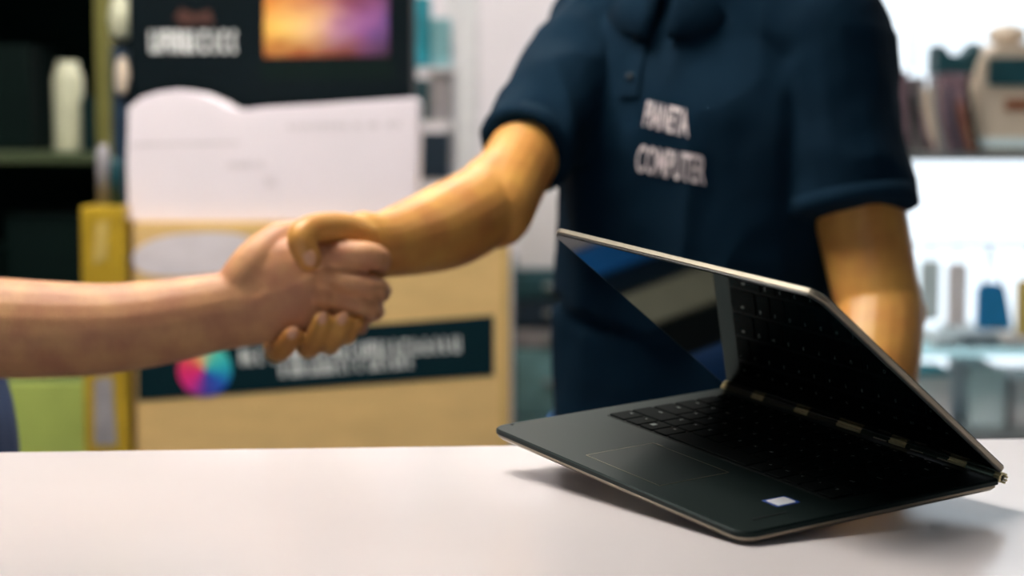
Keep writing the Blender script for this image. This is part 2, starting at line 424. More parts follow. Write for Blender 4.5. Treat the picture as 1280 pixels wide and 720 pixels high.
# hinge (watch-band style)
hy, hz = .0015, -.0005
bm = B(); rod(bm, (.003, hy, hz), (LW-.003, hy, hz), .0036, 14); 
hinge = lobj('hinge', bm, M['hingedark'], laptop, True)
for c, wd in ((.0030, .006), (.0480, .014), (.1040, .0155), (.1615, .027), (.2165, .017), (.2795, .017), (LW-.003, .006)):
    bm = B()
    for k in range(3):
        a = math.radians(60-35*k); cy, cz = hy-.0040*math.cos(a), hz+.0040*math.sin(a)
        box(bm, (c-wd/2, cy-.0011, cz-.0011), (c+wd/2, cy+.0011, cz+.0011), .0003)
    lobj('hinge_link', bm, M['gold'], hinge)
for c, wd in ((.1985, .014), (.2385, .013), (.2665, .012)):
    bm = B(); box(bm, (c-wd/2, hy-.0052, hz+.0006), (c+wd/2, hy-.0040, hz+.0014)); lobj('hinge_link', bm, M['rim'], hinge)
for k in range(5):
    a = math.radians(-70+k*38); cy, cz = hy+.0034*math.cos(a), hz+.0034*math.sin(a)
    bm = B(); rod(bm, (LW-.006, cy, cz), (LW-.0002, cy, cz), .0009, 8); lobj('hinge_pin', bm, M['gold'], hinge)
# lid in its own frame: y towards its free edge, z = outer side
lv = LIN['l']; th = math.atan2(lv.dot(n), lv.dot(v))
lid_e = Matrix((Vector((1, 0, 0)), Vector((0, -math.cos(th), math.sin(th))), Vector((0, -math.sin(th), -math.cos(th))))).transposed()
# frame: x -> u, y -> lid direction, z -> x cross y
LX = Vector((1, 0, 0)); LY = Vector((0, -math.cos(th), math.sin(th))); LZ = LX.cross(LY)
LIDM = Matrix.Translation((0, .002, .001)) @ Matrix((LX, LY, LZ)).transposed().to_4x4()
# LZ points to which side? inner side faces the keyboard
inner = -1 if LZ.dot(Vector((0, -1, -.6))) < 0 else 1
def lidpt(bm): bmesh.ops.transform(bm, matrix=LIDM, verts=bm.verts[:])
def zr(a, b): return (min(-inner*a, -inner*b), max(-inner*a, -inner*b))   # distances outward from inner face
bm = B(); z0, z1 = zr(.0012, .0052); rslab(bm, 0, LW, .003, LD, z0, z1, r=.013, bt=.0006, bb=.0006, rl=.003); lidpt(bm)
lid = lobj('lid', bm, M['rim'], laptop)
bm = B(); z0, z1 = zr(0, .0013); rslab(bm, .0006, LW-.0006, .0032, LD-.0006, z0, z1, r=.0125, bt=.0002, bb=.0002, rl=.003); lidpt(bm)
lobj('screen_bezel', bm, M['bezel'], lid)
bm = B(); z0, z1 = zr(-.0002, .0003); rslab(bm, .0020, LW-.0020, .006, LD-.0022, z0, z1, r=.011, bt=.0001, bb=.0001, rl=.002); lidpt(bm)
lobj('screen', bm, M['glass'], lid)['label'] = 'black glossy screen glass, switched off'
bm = B(); z0, z1 = zr(.0051, .0058); rslab(bm, .0006, LW-.0006, .0036, LD-.0006, z0, z1, r=.0125, bt=.0003, bb=.0003, rl=.003); lidpt(bm)
lobj('lid_cover', bm, M['deck'], lid)

# small stand that props up the hinge side of the laptop, hidden beneath it
c0 = LM @ Vector((.10, -.055, -TH)); 
st = B(); hx = .045
Lc = [LM @ Vector((x, y, -TH-.0004)) for x, y in ((.07, -.09), (.15, -.09), (.15, -.03), (.07, -.03))]
a = [st.verts.new(p) for p in Lc]; b = [st.verts.new((p.x, p.y, TZ)) for p in Lc]
st.faces.new(a); st.faces.new(b[::-1])
for i in range(4): st.faces.new((a[i], b[i], b[(i+1) % 4], a[(i+1) % 4]))
tag(obj('laptop_stand', st, M['rubber']), 'small black wedge stand under the raised hinge of the laptop', 'stand')

# ================================================================== PEOPLE
def finger_chain(bm, pts, r0, r1, side=None):
    k = len(pts)-1
    rad = [r0+(r1-r0)*i/k for i in range(k+1)]
    rad = [r*(1.08 if 0 < i < k else 1) for i, r in enumerate(rad)]
    limb(bm, pts, rad, side, sub=4, seg=14)
def hand_simple(bm, wrist, direction, palm_n, thumb_side, s=1.0, curl=.35):
    """relaxed open hand"""
    d = Vector(direction).normalized(); nn = Vector(palm_n).normalized(); t = Vector(thumb_side).normalized()
    limb(bm, [wrist, wrist+d*.045*s, wrist+d*.085*s], [(.016, .027), (.015, .036), (.012, .040)], nn)
    for i, (o, L) in enumerate(((.031, .075), (.011, .083), (-.010, .077), (-.030, .060))):
        p = wrist+d*.085*s+t*o*s; q = [p]; a = curl*.4
        for f_ in (.45, .32, .23):
            p = p+(d*math.cos(a)+nn*math.sin(a))*L*f_*s; q.append(p); a += curl
        finger_chain(bm, q, .0095*s, .0068*s)
    p = wrist+d*.03*s+t*.028*s
    finger_chain(bm, [p, p+d*.03*s+t*.025*s+nn*.01, p+d*.060*s+t*.034*s+nn*.014, p+d*.082*s+t*.034*s+nn*.018], .013*s, .0085*s)
def head_shape(bm, c, fwd, up=Vector((0, 0, 1))):
    """c: centre of the skull"""
    fwd = Vector(fwd).normalized(); rt = fwd.cross(up).normalized()
    R = Matrix((rt, fwd, up)).transposed().to_4x4()
    P = lambda x, y, z: c+rt*x+fwd*y+up*z
    ball(bm, P(0, -.01, .03), (.076, .096, .092), R)
    ball(bm, P(0, .030, -.035), (.060, .066, .080), R)
    ball(bm, P(0, .062, -.088), (.030, .028, .022), R)
    limb(bm, [P(0, .088, .020), P(0, .100, -.008), P(0, .105, -.022)], [.008, .010, .011])
    for s in (-1, 1):
        ball(bm, P(s*.014, .098, -.028), (.009, .010, .008), R)
        ball(bm, P(s*.040, .066, -.020), (.022, .022, .018), R)
        limb(bm, [P(s*.014, .088, .024), P(s*.046, .078, .026)], [.008, .007])
        limb(bm, [P(s*.076, -.006, .012), P(s*.084, -.014, -.004), P(s*.076, -.002, -.028)], [(.012, .006), (.016, .006), (.009, .005)])
    limb(bm, [P(-.022, .086, -.058), P(0, .094, -.056), P(.022, .086, -.058)], [.006, .008, .006])
    return P, R
def head_details(body, P, R, name_hair, lips=True):
    for s in (-1, 1):
        bm = B(); ball(bm, P(s*.031, .0755, .006), (.0125, .0100, .0090), R); e = obj('eye', bm, M['eye'], body, True)
        bm = B(); ball(bm, P(s*.031, .0838, .006), (.0052, .0030, .0052), R); obj('iris', bm, M['iris'], e, True)
    bm = B(); limb(bm, [P(-.022, .0905, -.060), P(0, .0985, -.058), P(.022, .0905, -.060)], [(.003, .004), (.005, .0065), (.003, .004)]); obj('mouth', bm, M['lip'], body, True)
    bm = B(); ball(bm, P(0, -.018, .044), (.083, .100, .090), R)
    for k in range(40):
        a = random.uniform(0, 2*PI); z = random.uniform(.02, .085); ball(bm, P(math.cos(a)*.066, -.018+math.sin(a)*.080, .02+z), random.uniform(.013, .018))
    # keep the face free
    me = fuse(bm, .004, 3); nb = bmesh.new(); nb.from_mesh(me)
    inv = (Matrix.Translation(P(0, 0, 0)) @ R).inverted()
    kill = [q for q in nb.verts if (inv @ q.co).y > .045 and (inv @ q.co).z < .058 or (inv @ q.co).z < -.03]
    bmesh.ops.delete(nb, geom=kill, context='VERTS'); obj('hair', nb, M['hair'], body, True)
def nail(body, tip, out, along, r=.006):
    """nail plate lying on the finger: out = normal, along = towards the tip"""
    o = Vector(out).normalized(); a = Vector(along); a = (a-o*a.dot(o)).normalized(); s = a.cross(o)
    bm = B(); ball(bm, Vector(tip), (r*.85, r*1.15, r*.25), Matrix((s, a, o)).transposed().to_4x4()); obj('fingernail', bm, M['nail'], body, True)

# ---- technician -------------------------------------------------
tech = empty('person', (.22, 2.25, 0), 'technician in navy polo shirt shaking hands behind the laptop', 'person')
A = math.radians(30)
tf = Vector((-math.sin(A), -math.cos(A), 0)); tl = Vector((math.cos(A), -math.sin(A), 0)); UP = Vector((0, 0, 1))
shR = W(762, 42, 2.33); shL = W(1033, 56, 2.15)
elR = W(606, 262, 2.06); wrR = W(478, 306, 1.90)
elL = W(1099, 388, 2.08); wrL = W(1080, 600, 1.95)
def tc(px, py, Y=2.24): return W(px, py, Y)
chest = tc(893, 150); waist = tc(868, 400); neckb = tc(876, -30, 2.25)
zc = lambda z, x, y: Vector((x, y, z))
hip = Vector((waist.x, 2.25, .95)); 
bm = B()
# trunk
limb(bm, [hip-UP*.06, hip+UP*.05, waist, (waist+chest)/2, chest, chest+UP*.08], [(.100, .160), (.105, .158), (.100, .148), (.108, .155), (.112, .168), (.085, .150)], tf, power=2.3, seg=32, capscale=.4)
limb(bm, [shR+(shL-shR)*.04+UP*.0, neckb-UP*.035, shL-(shL-shR)*.04], [.058, (.066, .066), .058], tf, seg=24)
nk = neckb+UP*.02
headc = neckb+UP*.19+tf*.055
limb(bm, [neckb-UP*.05, nk, headc-UP*.05], [(.060, .07), (.056, .060), (.056, .056)], tf)
Pt, Rt = head_shape(bm, headc, tf-UP*.12+tl*-.3)
# legs
for s, hx_ in ((1, .088), (-1, -.088)):
    hp = hip+tl*hx_-UP*.06; kn = Vector((hp.x, hp.y, .50))+tf*.02; an = Vector((hp.x, hp.y, .09))
    limb(bm, [hp, hp*.5+kn*.5, kn, kn*.55+an*.45, an], [.085, .078, .056, .054, .038])
    limb(bm, [an-UP*.03-tf*.03, an-UP*.045+tf*.08, an-UP*.055+tf*.17], [(.035, .04), (.028, .042), (.02, .04)], UP)
# right arm: deltoid, upper arm, forearm
limb(bm, [shR, shR.lerp(elR, .3), shR.lerp(elR, .7), elR+Vector((.010, 0, 0))], [.052, .046, .041, .043], sub=6)
limb(bm, [shR.lerp(elR, .88), elR+Vector((-.004, 0, .002)), W(562, 281, 2.00), W(522, 295, 1.95), wrR, W(452, 306, 1.885)], [.042, .0455, .0455, .040, (.030, .033), (.026, .034)], sub=6)
# left arm
limb(bm, [shL, shL.lerp(elL, .3), shL.lerp(elL, .7), elL], [.056, .050, .050, .046], sub=6)
limb(bm, [shL.lerp(elL, .9), elL, elL.lerp(wrL, .35), elL.lerp(wrL, .7), wrL], [.045, .048, .048, .038, (.023, .030)], sub=6)
ball(bm, W(1132, 392, 2.12), .024)
hd = Vector((-.1, -.25, -1)).normalized()
hand_simple(bm, wrL, hd, (-1, .2, .1), (0, -1, .2), 1, .35)
# right hand gripping the customer's hand
H = lambda px, py, dy: W(px, py, 1.85+dy)
limb(bm, [H(462, 306, .035), H(438, 322, .036), H(410, 345, .038), H(392, 360, .038)], [(.018, .034), (.017, .042), (.016, .046), (.013, .042)], (0, 1, 0))
tthumb = [H(455, 296, .025), H(425, 286, .006), H(392, 285, -.022), H(377, 298, -.036), H(386, 324, -.036)]
limb(bm, tthumb, [.018, .0165, .0140, .0145, .0122], sub=6)
TF = [  # index .. little, wrapped under the customer's hand
 [H(366, 345, .036), H(350, 395, .044), H(343, 436, .022), H(352, 437, -.012), H(366, 420, -.026)],
 [H(392, 365, .038), H(384, 405, .045), H(383, 434, .020), H(392, 428, -.016), H(403, 402, -.030)],
 [H(412, 372, .038), H(408, 405, .045), H(410, 430, .018), H(417, 424, -.014), H(428, 402, -.026)],
 [H(430, 372, .038), H(430, 400, .042), H(432, 420, .016), H(437, 415, -.008), H(446, 402, -.018)],
]
for q, r in zip(TF, (.0108, .0108, .0102, .0088)): finger_chain(bm, q, r*1.02, r*.90)
me = fuse(bm, .0024, 3)
body_t = link('body', me, M['skin_b'], tech)
head_details(body_t, Pt, Rt, 'hair')
nail(body_t, H(387, 322, -.0482), (.15, -1, .1), tthumb[4]-tthumb[3], .0075)
for q in TF[:3]: nail(body_t, q[4]+Vector((.001, -.0090, .004)), (.1, -1, .15), q[4]-q[3], .0058)

# polo
def folds(me, amp, fx=1.0, seed=0, zs=.25, sc_=16):
    nr = [p.normal.copy() for p in me.vertices]
    for p, q in zip(me.vertices, nr):
        c = p.co; s = Vector((c.x*sc_*fx+seed, c.y*sc_*fx, c.z*sc_*zs))
        k = noise.noise(s); k = 1-2*abs(k)*1.3
        p.co = c+q*(k*amp+noise.noise(c*30)*amp*.25)
bm = B()
ZB = .80
limb(bm, [Vector((hip.x, hip.y, ZB)), hip+UP*.06, waist, (waist+chest)/2, chest, chest+UP*.085], [(.120, .166), (.119, .166), (.118, .166), (.124, .170), (.127, .178), (.100, .168)], tf, power=2.4, seg=36, capscale=.7)
limb(bm, [shR+Vector((0, 0, .004)), neckb-UP*.038, shL+Vector((0, 0, .004))], [.070, (.082, .076), .070], tf, seg=24)
limb(bm, [neckb-UP*.11, neckb-UP*.052], [(.078, .082), (.074, .080)], tf, capscale=.05)
sleR = [shR+Vector((.01, 0, .006)), shR.lerp(elR, .25), shR.lerp(elR, .58), shR.lerp(elR, .69)]
limb(bm, sleR, [.071, .065, .055, .051], sub=6, capscale=.05)
hemL = W(1064, 264, 2.11)
limb(bm, [shL+Vector((.004, 0, .006)), shL.lerp(hemL, .4), shL.lerp(hemL, .8), hemL], [.070, .067, .068, .070], sub=6, capscale=.05)
me = fuse(bm, .0045, 4); folds(me, .0075, .8, 3.1)
polo = link('polo_shirt', me, M['polo'], tech)
# cuffs
def cuff(c, axis, r, hgt=.022, th_=.003):
    bm = B(); axis = Vector(axis).normalized(); s = axis.orthogonal().normalized(); t = axis.cross(s); R_ = []
    for rr, z in ((r, -hgt/2), (r+th_, -hgt/2), (r+th_, hgt/2), (r, hgt/2)):
        R_.append([bm.verts.new(c+axis*z+(s*math.cos(2*PI*i/40)+t*math.sin(2*PI*i/40))*rr) for i in range(40)])
    for k in range(4):
        a, b = R_[k], R_[(k+1) % 4]
        for i in range(40): bm.faces.new((a[i], a[(i+1) % 40], b[(i+1) % 40], b[i]))
    return obj('sleeve_cuff', bm, M['polo'], polo, True)
cuff(sleR[3]-(sleR[3]-sleR[2]).normalized()*.008, sleR[3]-sleR[2], .0505)
cuff(hemL+UP*.008, hemL-shL, .0705)
bvh = BVHTree.FromPolygons([p.co.copy() for p in polo.data.vertices], [tuple(p.vertices) for p in polo.data.polygons])
def on_polo(px, py, off=.002):
    o = Vector((0, 0, CZ)); t = W(px, py, 2.2); hit = bvh.ray_cast(o, (t-o).normalized())
    return hit[0]+hit[1]*off if hit[0] else t
# chest print, laid onto the cloth
def chest_print(body, quad):
    me = text_mesh(body, 1, .018, .95)
    nb = bmesh.new(); nb.from_mesh(me)
    bmesh.ops.triangulate(nb, faces=nb.faces[:])
    bmesh.ops.subdivide_edges(nb, edges=[e for e in nb.edges if e.calc_length() > .15], cuts=2)
    xs = [q.co.x for q in nb.verts]; ys = [q.co.y for q in nb.verts]; a, b, c, d = min(xs), max(xs), min(ys), max(ys)
    TL, TR, BL, BR = quad
    for q in nb.verts:
        s = (q.co.x-a)/(b-a); t = (q.co.y-c)/(d-c)
        x = (BL[0]*(1-s)+BR[0]*s)*(1-t)+(TL[0]*(1-s)+TR[0]*s)*t; y = (BL[1]*(1-s)+BR[1]*s)*(1-t)+(TL[1]*(1-s)+TR[1]*s)*t
        q.co = on_polo(x, y, .0025)
    o = obj('chest_print', nb, M['print'], polo)
chest_print('PIANETA', ((811, 126), (862, 138), (805, 157), (861, 172)))
chest_print('COMPUTER', ((800, 180), (883, 195), (795, 214), (882, 232)))
# placket and buttons
def strip(name, pts, wd, th_, m, par):
    bm = B(); vs = []
    for (x0, x1, y) in pts:
        a = on_polo(x0, y, -.002); b = on_polo(x1, y, -.002); a2 = on_polo(x0, y, th_); b2 = on_polo(x1, y, th_); vs.append([bm.verts.new(p) for p in (a, b, b2, a2)])
    for p, q in zip(vs, vs[1:]):
        for i in range(4): bm.faces.new((p[i], p[(i+1) % 4], q[(i+1) % 4], q[i]))
    bm.faces.new(vs[0]); bm.faces.new(vs[-1][::-1]); return obj(name, bm, m, par)
strip('placket', [(789+k*-1.5, 812+k*-1.5, 22+k*11) for k in range(10)], 0, .0035, M['polo'], polo)
for y in (48, 98):
    bm = B(); ball(bm, on_polo(799-(y-30)*.12, y, .004), .0045); obj('button', bm, M['button'], polo, True)
# collar: two leaves around the neck
bm = B(); RR = []
cc = neckb-UP*.006+tf*.012
for r0, z in ((.068, -.004), (.064, .040), (.068, .042), (.084, .012), (.098, -.006), (.092, -.012)):
    ring = []
    for i in range(49):
        a = math.radians(7+346*i/48); dirv = tf*math.cos(a)+tl*math.sin(a); front = max(0, math.cos(a))
        ring.append(bm.verts.new(cc+dirv*(r0*(1+.10*front))+UP*(z-front*.040+(0 if r0 < .09 else -front*.02))))
    RR.append(ring)
for a, b in zip(RR, RR[1:]+RR[:1]):
    for i in range(48): bm.faces.new((a[i], a[i+1], b[i+1], b[i]))
bm.faces.new([r[0] for r in RR]); bm.faces.new([r[-1] for r in RR][::-1])
obj('collar', bm, M['polo'], polo, True)
# trousers, belt, shoes
bm = B()
limb(bm, [hip-UP*.10, hip-UP*.02, hip+UP*.04], [(.112, .166), (.112, .166), (.110, .162)], tf, power=2.3, seg=32, capscale=.1)
for s in (1, -1):
    hp = hip+tl*s*.088-UP*.06; kn = Vector((hp.x, hp.y, .50))+tf*.02; an = Vector((hp.x, hp.y, .07))
    limb(bm, [hp, hp*.5+kn*.5, kn, kn*.5+an*.5, an], [.096, .090, .073, .070, .066], capscale=.1)
me = fuse(bm, .006, 3); folds(me, .004, .7, 8.0, .6); link('jeans', me, M['jeans'], tech)
def shoes(hipc, fw, lf, par, off=.088):
    for s in (1, -1):
        p = Vector((hipc.x, hipc.y, 0))+lf*s*off
        bm = B(); limb(bm, [p-fw*.06+UP*.045, p+fw*.03+UP*.045, p+fw*.12+UP*.037, p+fw*.18+UP*.032], [(.042, .040), (.044, .042), (.035, .050), (.026, .040)], UP, capscale=.7)
        q = obj('shoe', bm, M['shoe'], par, True)
        for vtx in q.data.vertices: vtx.co.z = max(vtx.co.z, .004)
        bm = B(); limb(bm, [p-fw*.07+UP*.009, p+fw*.04+UP*.009, p+fw*.13+UP*.009, p+fw*.19+UP*.009], [(.008, .040), (.008, .042), (.008, .051), (.008, .040)], UP); obj('shoe_sole', bm, M['rubber'], q, True)
shoes(hip, tf, tl, tech)

# ---- customer ----------------------------------------------------
cust = empty('person', (-.66, 1.98, 0), 'customer at the left edge shaking hands, bare forearm and blue clothing', 'person')
cf = Vector((1, .12, 0)).normalized(); cl = Vector((-.12, 1, 0)).normalized()      # faces right; his left is away from the camera
chip = Vector((-.640, 1.93, .93))
cshR = Vector((-.70, 1.80, 1.38)); cshL = Vector((-.74, 2.14, 1.39))
cneck = (cshR+cshL)/2+UP*.055
celR = W(-95, 405, 1.80)
bm = B()
cchest = Vector((-.70, 1.96, 1.24)); cwaist = Vector((-.66, 1.94, 1.07))
limb(bm, [chip-UP*.06, chip+UP*.04, cwaist, cchest, cchest+UP*.10], [(.100, .155), (.102, .155), (.096, .145), (.106, .165), (.080, .140)], cf, power=2.3, seg=32, capscale=.4)
limb(bm, [cshR, cneck-UP*.035, cshL], [.056, .064, .056], cf)
chead = cneck+UP*.19+cf*.035
limb(bm, [cneck-UP*.05, cneck+UP*.02, chead-UP*.05], [(.07, .085), .057, .055], cf)
Pc, Rc = head_shape(bm, chead, cf-UP*.15)
for s in (1, -1):
    hp = chip+cl*s*.088-UP*.06; kn = Vector((hp.x, hp.y, .49))+cf*.02; an = Vector((hp.x, hp.y, .09))
    limb(bm, [hp, hp*.5+kn*.5, kn, kn*.55+an*.45, an], [.085, .078, .056, .054, .038])
    limb(bm, [an-UP*.03-cf*.03, an-UP*.045+cf*.08, an-UP*.055+cf*.17], [(.035, .04), (.028, .042), (.02, .04)], UP)
limb(bm, [cshR, cshR.lerp(celR, .3), cshR.lerp(celR, .7), celR], [.056, .054, .050, .050], sub=6)
# forearm seen side-on: half heights follow the photo
fy = lambda px, py, d: W(px, py, d)
limb(bm, [celR, fy(0, 410, 1.81), fy(60, 412, 1.82), fy(130, 411, 1.83), fy(200, 403, 1.84), fy(262, 392, 1.848), fy(305, 385, 1.85), fy(330, 380, 1.85)],
     [.047, (.044, .0480), (.043, .0468), (.040, .0440), (.036, .0415), (.030, .0385), (.025, .0375), (.022, .038)], (0, 1, 0), sub=6)
# palm (back of the hand towards the camera)
limb(bm, [H(300, 384, 0), H(335, 372, -.002), H(372, 360, -.004), H(402, 352, -.002)], [(.022, .0375), (.020, .046), (.018, .0490), (.0145, .0440)], (0, 1, 0), sub=6)
limb(bm, [H(292, 370, .004), H(318, 332, .004), H(345, 306, .012), H(366, 296, .022)], [.024, .0235, .020, .0165], sub=6)      # thumb mount
limb(bm, [H(345, 304, .010), H(372, 292, .030), H(402, 290, .062), H(422, 300, .078)], [.017, .0145, .0125, .0100], sub=5)     # thumb behind
CFG = [
 [H(396, 322, -.004), H(432, 318, -.010), H(465, 321, -.006), H(472, 328, .030), H(452, 345, .066), H(436, 350, .074)],
 [H(404, 346, -.008), H(436, 354, -.016), H(468, 359, -.010), H(476, 365, .026), H(456, 368, .064), H(440, 370, .072)],
 [H(402, 370, -.004), H(432, 379, -.012), H(462, 385, -.008), H(468, 390, .026), H(450, 390, .062), H(436, 392, .070)],
 [H(392, 390, .000), H(418, 400, -.004), H(442, 406, -.002), H(450, 408, .026), H(436, 406, .056), H(426, 406, .064)],
]
for q, r in zip(CFG, (.0134, .0108, .0100, .0090)): finger_chain(bm, q, r, r*.86)
for px, py, r in ((398, 320, .0150), (408, 346, .0140), (405, 370, .0130)): ball(bm, H(px, py, -.010), r)
# tendons across the back of the hand
for q in CFG[:3]: limb(bm, [H(320, 375, -.0205), q[0]+Vector((-.010, -.010, 0))], [.0035, .0045])
# left arm hanging
celL = Vector((-.80, 2.22, 1.10)); cwrL = Vector((-.70, 2.23, .86))
limb(bm, [cshL, cshL.lerp(celL, .3), cshL.lerp(celL, .7), celL], [.055, .053, .046, .043])
limb(bm, [celL, celL.lerp(cwrL, .35), cwrL], [.043, .043, (.022, .029)])
hand_simple(bm, cwrL, (.15, 0, -1), (-.3, -1, 0), (1, -.1, .15), 1, .35)
me = fuse(bm, .0024, 3)
body_c = link('body', me, M['skin_a'], cust)
head_details(body_c, Pc, Rc, 'hair')
# t-shirt and jeans
bm = B()
limb(bm, [Vector((-.6385, 1.94, .84)), Vector((-.6415, 1.94, .95)), cwaist+Vector((.015, 0, -.03)), cchest, cchest+UP*.10], [(.128, .178), (.126, .176), (.108, .166), (.116, .176), (.094, .158)], cf, power=2.3, seg=36, capscale=.7)
limb(bm, [cshR+UP*.004, cneck-UP*.042, cshL+UP*.004], [.067, .074, .067], cf)
for a, b in ((cshR, celR), (cshL, celL)): limb(bm, [a, a.lerp(b, .3), a.lerp(b, .55)], [.068, .066, .064], capscale=.05)
me = fuse(bm, .005, 4); folds(me, .003, 1, 1.0); link('t_shirt', me, M['tee'], cust)
bm = B()
limb(bm, [chip-UP*.10, chip-UP*.02, chip+UP*.03], [(.108, .162), (.110, .162), (.108, .158)], cf, power=2.3, seg=32, capscale=.1)
for s in (1, -1):
    hp = chip+cl*s*.088-UP*.06; kn = Vector((hp.x, hp.y, .49))+cf*.02; an = Vector((hp.x, hp.y, .07))
    limb(bm, [hp, hp*.5+kn*.5, kn, kn*.5+an*.5, an], [.096, .090, .073, .070, .066], capscale=.1)
me = fuse(bm, .006, 3); folds(me, .004, .7, 2.0, .6); link('jeans', me, M['jeans'], cust)
shoes(chip, cf, cl, cust)

# ================================================================== BACKGROUND, LEFT
def pbox(name, x0, y0, x1, y1, Y, depth, m, label=None, cat=None, group=None, parent=None, bev=.004, z0=None):
    a, b = W(x0, y1, Y), W(x1, y0, Y)
    lo = (a.x, Y, a.z if z0 is None else z0); hi = (b.x, Y+depth, b.z)
    o = boxobj(name, lo, hi, m, parent, bev)
    if label: tag(o, label, cat, group)
    return o
CY = 3.0
zc0 = W(0, 279, CY).z
# bench under the cartons
bx0, bx1 = W(162, 0, CY).x, W(650, 0, CY).x
BZ = .58
t = empty('low_bench', (0, CY, 0), 'plywood bench carrying the stacked cartons', 'bench')
boxobj('bench_top', (bx0, CY-.02, BZ-.03), (bx1+.03, CY+.62, BZ), M['wood'], t)
for x in (bx0, bx1-.05):
    for y in (CY+.02, CY+.53): boxobj('leg', (x, y, 0), (x+.05, y+.05, BZ-.03), M['wood'], t)
def added_box_file(xa, xb, h, m, label):  # unseen files added so the laptop screen reflects coloured bands
    f = empty('added_box_file', ((xa+xb)/2, CY-.01, 0), label, 'box file', 'box files added under the bench for the screen reflection')
    boxobj('file_body', (xa, CY-.012, .001), (xb, CY+.30, h), m, f, .002)
    bm = B(); lathe(bm, [(.012, 0), (.012, .0012)], (0, 0, 0), 16, 0, Matrix.Translation(((xa+xb)/2, CY-.0125, .12)) @ Matrix.Rotation(PI/2, 4, 'X')); obj('finger_ring', bm, M['steel'], f)
for xa, xb, h, m, l in ((-.475, -.292, .535, M['whiteitem'], 'wide white box file added under the bench for the screen reflection'), (-.289, -.238, .535, M['bluefile'], 'bright blue box file added under the bench for the screen reflection'),
                        (-.235, -.195, .53, M['navyitem'], 'narrow navy box file added under the bench for the screen reflection'), (-.192, -.13, .53, M['cream'], 'cream box file added under the bench for the screen reflection'), (-.127, -.06, .53, M['black'], 'black box file added under the bench for the screen reflection')): added_box_file(xa, xb, h, m, l)
# brown carton
t = empty('cardboard_carton', ((bx0+bx1)/2, CY, BZ), 'large brown cardboard carton with dark printed banner and round colour logo', 'carton')
x0, x1 = W(160, 0, CY).x, W(637, 0, CY).x
boxobj('carton_body', (x0, CY, BZ+.001), (x1, CY+.55, zc0), M['card'], t, .005)
def quad_plate(name, pts, Y, th_, m, parent):
    P_ = [W(px, py, Y) for px, py in pts]; bm = B(); prism(bm, [(p.x, p.z) for p in P_], Y-th_, Y+.0005); return obj(name, bm, m, parent)
lab = quad_plate('printed_banner', [(172, 501), (617, 469), (617, 394), (172, 428)], CY, .0015, M['navylabel'], t)
# round colour wheel logo
cw = W(256, 462, CY); rr = 34/F*CY
def wheel_mat():
    m = bpy.data.materials.new('colour_wheel_print'); m.use_nodes = True; nt = m.node_tree; N = nt.nodes; L = nt.links; b = N['Principled BSDF']
    tcn = N.new('ShaderNodeTexCoord'); mp = N.new('ShaderNodeMapping'); mp.inputs['Location'].default_value = (-cw.x, 0, -cw.z)
    L.new(tcn.outputs['Object'], mp.inputs[0]); sp = N.new('ShaderNodeSeparateXYZ'); L.new(mp.outputs[0], sp.inputs[0])
    at_ = N.new('ShaderNodeMath'); at_.operation = 'ARCTAN2'; L.new(sp.outputs['Z'], at_.inputs[0]); L.new(sp.outputs['X'], at_.inputs[1])
    mr = N.new('ShaderNodeMapRange'); mr.inputs['From Min'].default_value = -PI; mr.inputs['From Max'].default_value = PI; L.new(at_.outputs[0], mr.inputs['Value'])
    r = N.new('ShaderNodeValToRGB'); L.new(mr.outputs[0], r.inputs[0]); e = r.color_ramp.elements
    cols = [(0, (232, 40, 110)), (.12, (225, 40, 140)), (.25, (70, 60, 170)), (.40, (20, 90, 190)), (.52, (30, 180, 200)), (.66, (90, 215, 190)), (.80, (240, 190, 120)), (.90, (240, 100, 90)), (1, (232, 40, 110))]
    e[0].color = srgb(*cols[0][1]); e[1].color = srgb(*cols[-1][1])
    for p, c in cols[1:-1]: k = e.new(p); k.color = srgb(*c)
    L.new(r.outputs[0], b.inputs['Base Color']); return m
bm = B(); pts = [(cw.x+rr*math.cos(2*PI*i/40), cw.z+rr*math.sin(2*PI*i/40)) for i in range(40)]; prism(bm, pts, CY-.0026, CY-.0014); obj('round_logo', bm, wheel_mat(), lab)
def strokes(seed, n_, gap=.15):
    """illegible blurred printing: a row of letter-like strokes"""
    rnd = random.Random(seed); bm = B(); x = 0
    for i in range(n_):
        wd = rnd.choice((.5, .6, .7)); k = rnd.randrange(4)
        rect = lambda a, b, c, d: bm.faces.new([bm.verts.new(p) for p in ((a, c, 0), (b, c, 0), (b, d, 0), (a, d, 0))])
        rect(x, x+.2, 0, 1)
        if k in (0, 2): rect(x+wd-.2, x+wd, 0, 1)
        if k in (0, 1): rect(x+.2, x+wd-.2, .8, 1)
        if k in (1, 2, 3): rect(x+.2, x+wd-.2, 0, .2)
        if k in (0, 3): rect(x+.2, x+wd-.2, .4, .6)
        x += wd+(.5 if rnd.random() < gap else .13)
    me = bpy.data.meshes.new('t'); bm.to_mesh(me); bm.free(); return me
def skew_text(body, px0, py0, px1, py1, h, Y, m, parent, name='lettering', bold=.015):
    a, b = W(px0, py0, Y), W(px1, py1, Y); hh = h/F*Y
    me = text_fit(body, 0, (b-a).length, -hh/2, hh/2, Y, bold)
    ang = math.atan2(b.z-a.z, b.x-a.x)
    for p in me.vertices:
        x, z = p.co.x, p.co.z; p.co = Vector((a.x+x*math.cos(ang)-z*math.sin(ang), Y, a.z+x*math.sin(ang)+z*math.cos(ang)))
    o = link(name, me, m, parent); return o
M['lett'] = mat('banner_lettering', (225, 228, 228), .6)
skew_text(strokes(1, 22), 300, 447, 575, 430, 20, CY-.0018, M['lett'], lab)
skew_text(strokes(2, 17), 350, 464, 515, 452, 15, CY-.0018, M['lett'], lab)
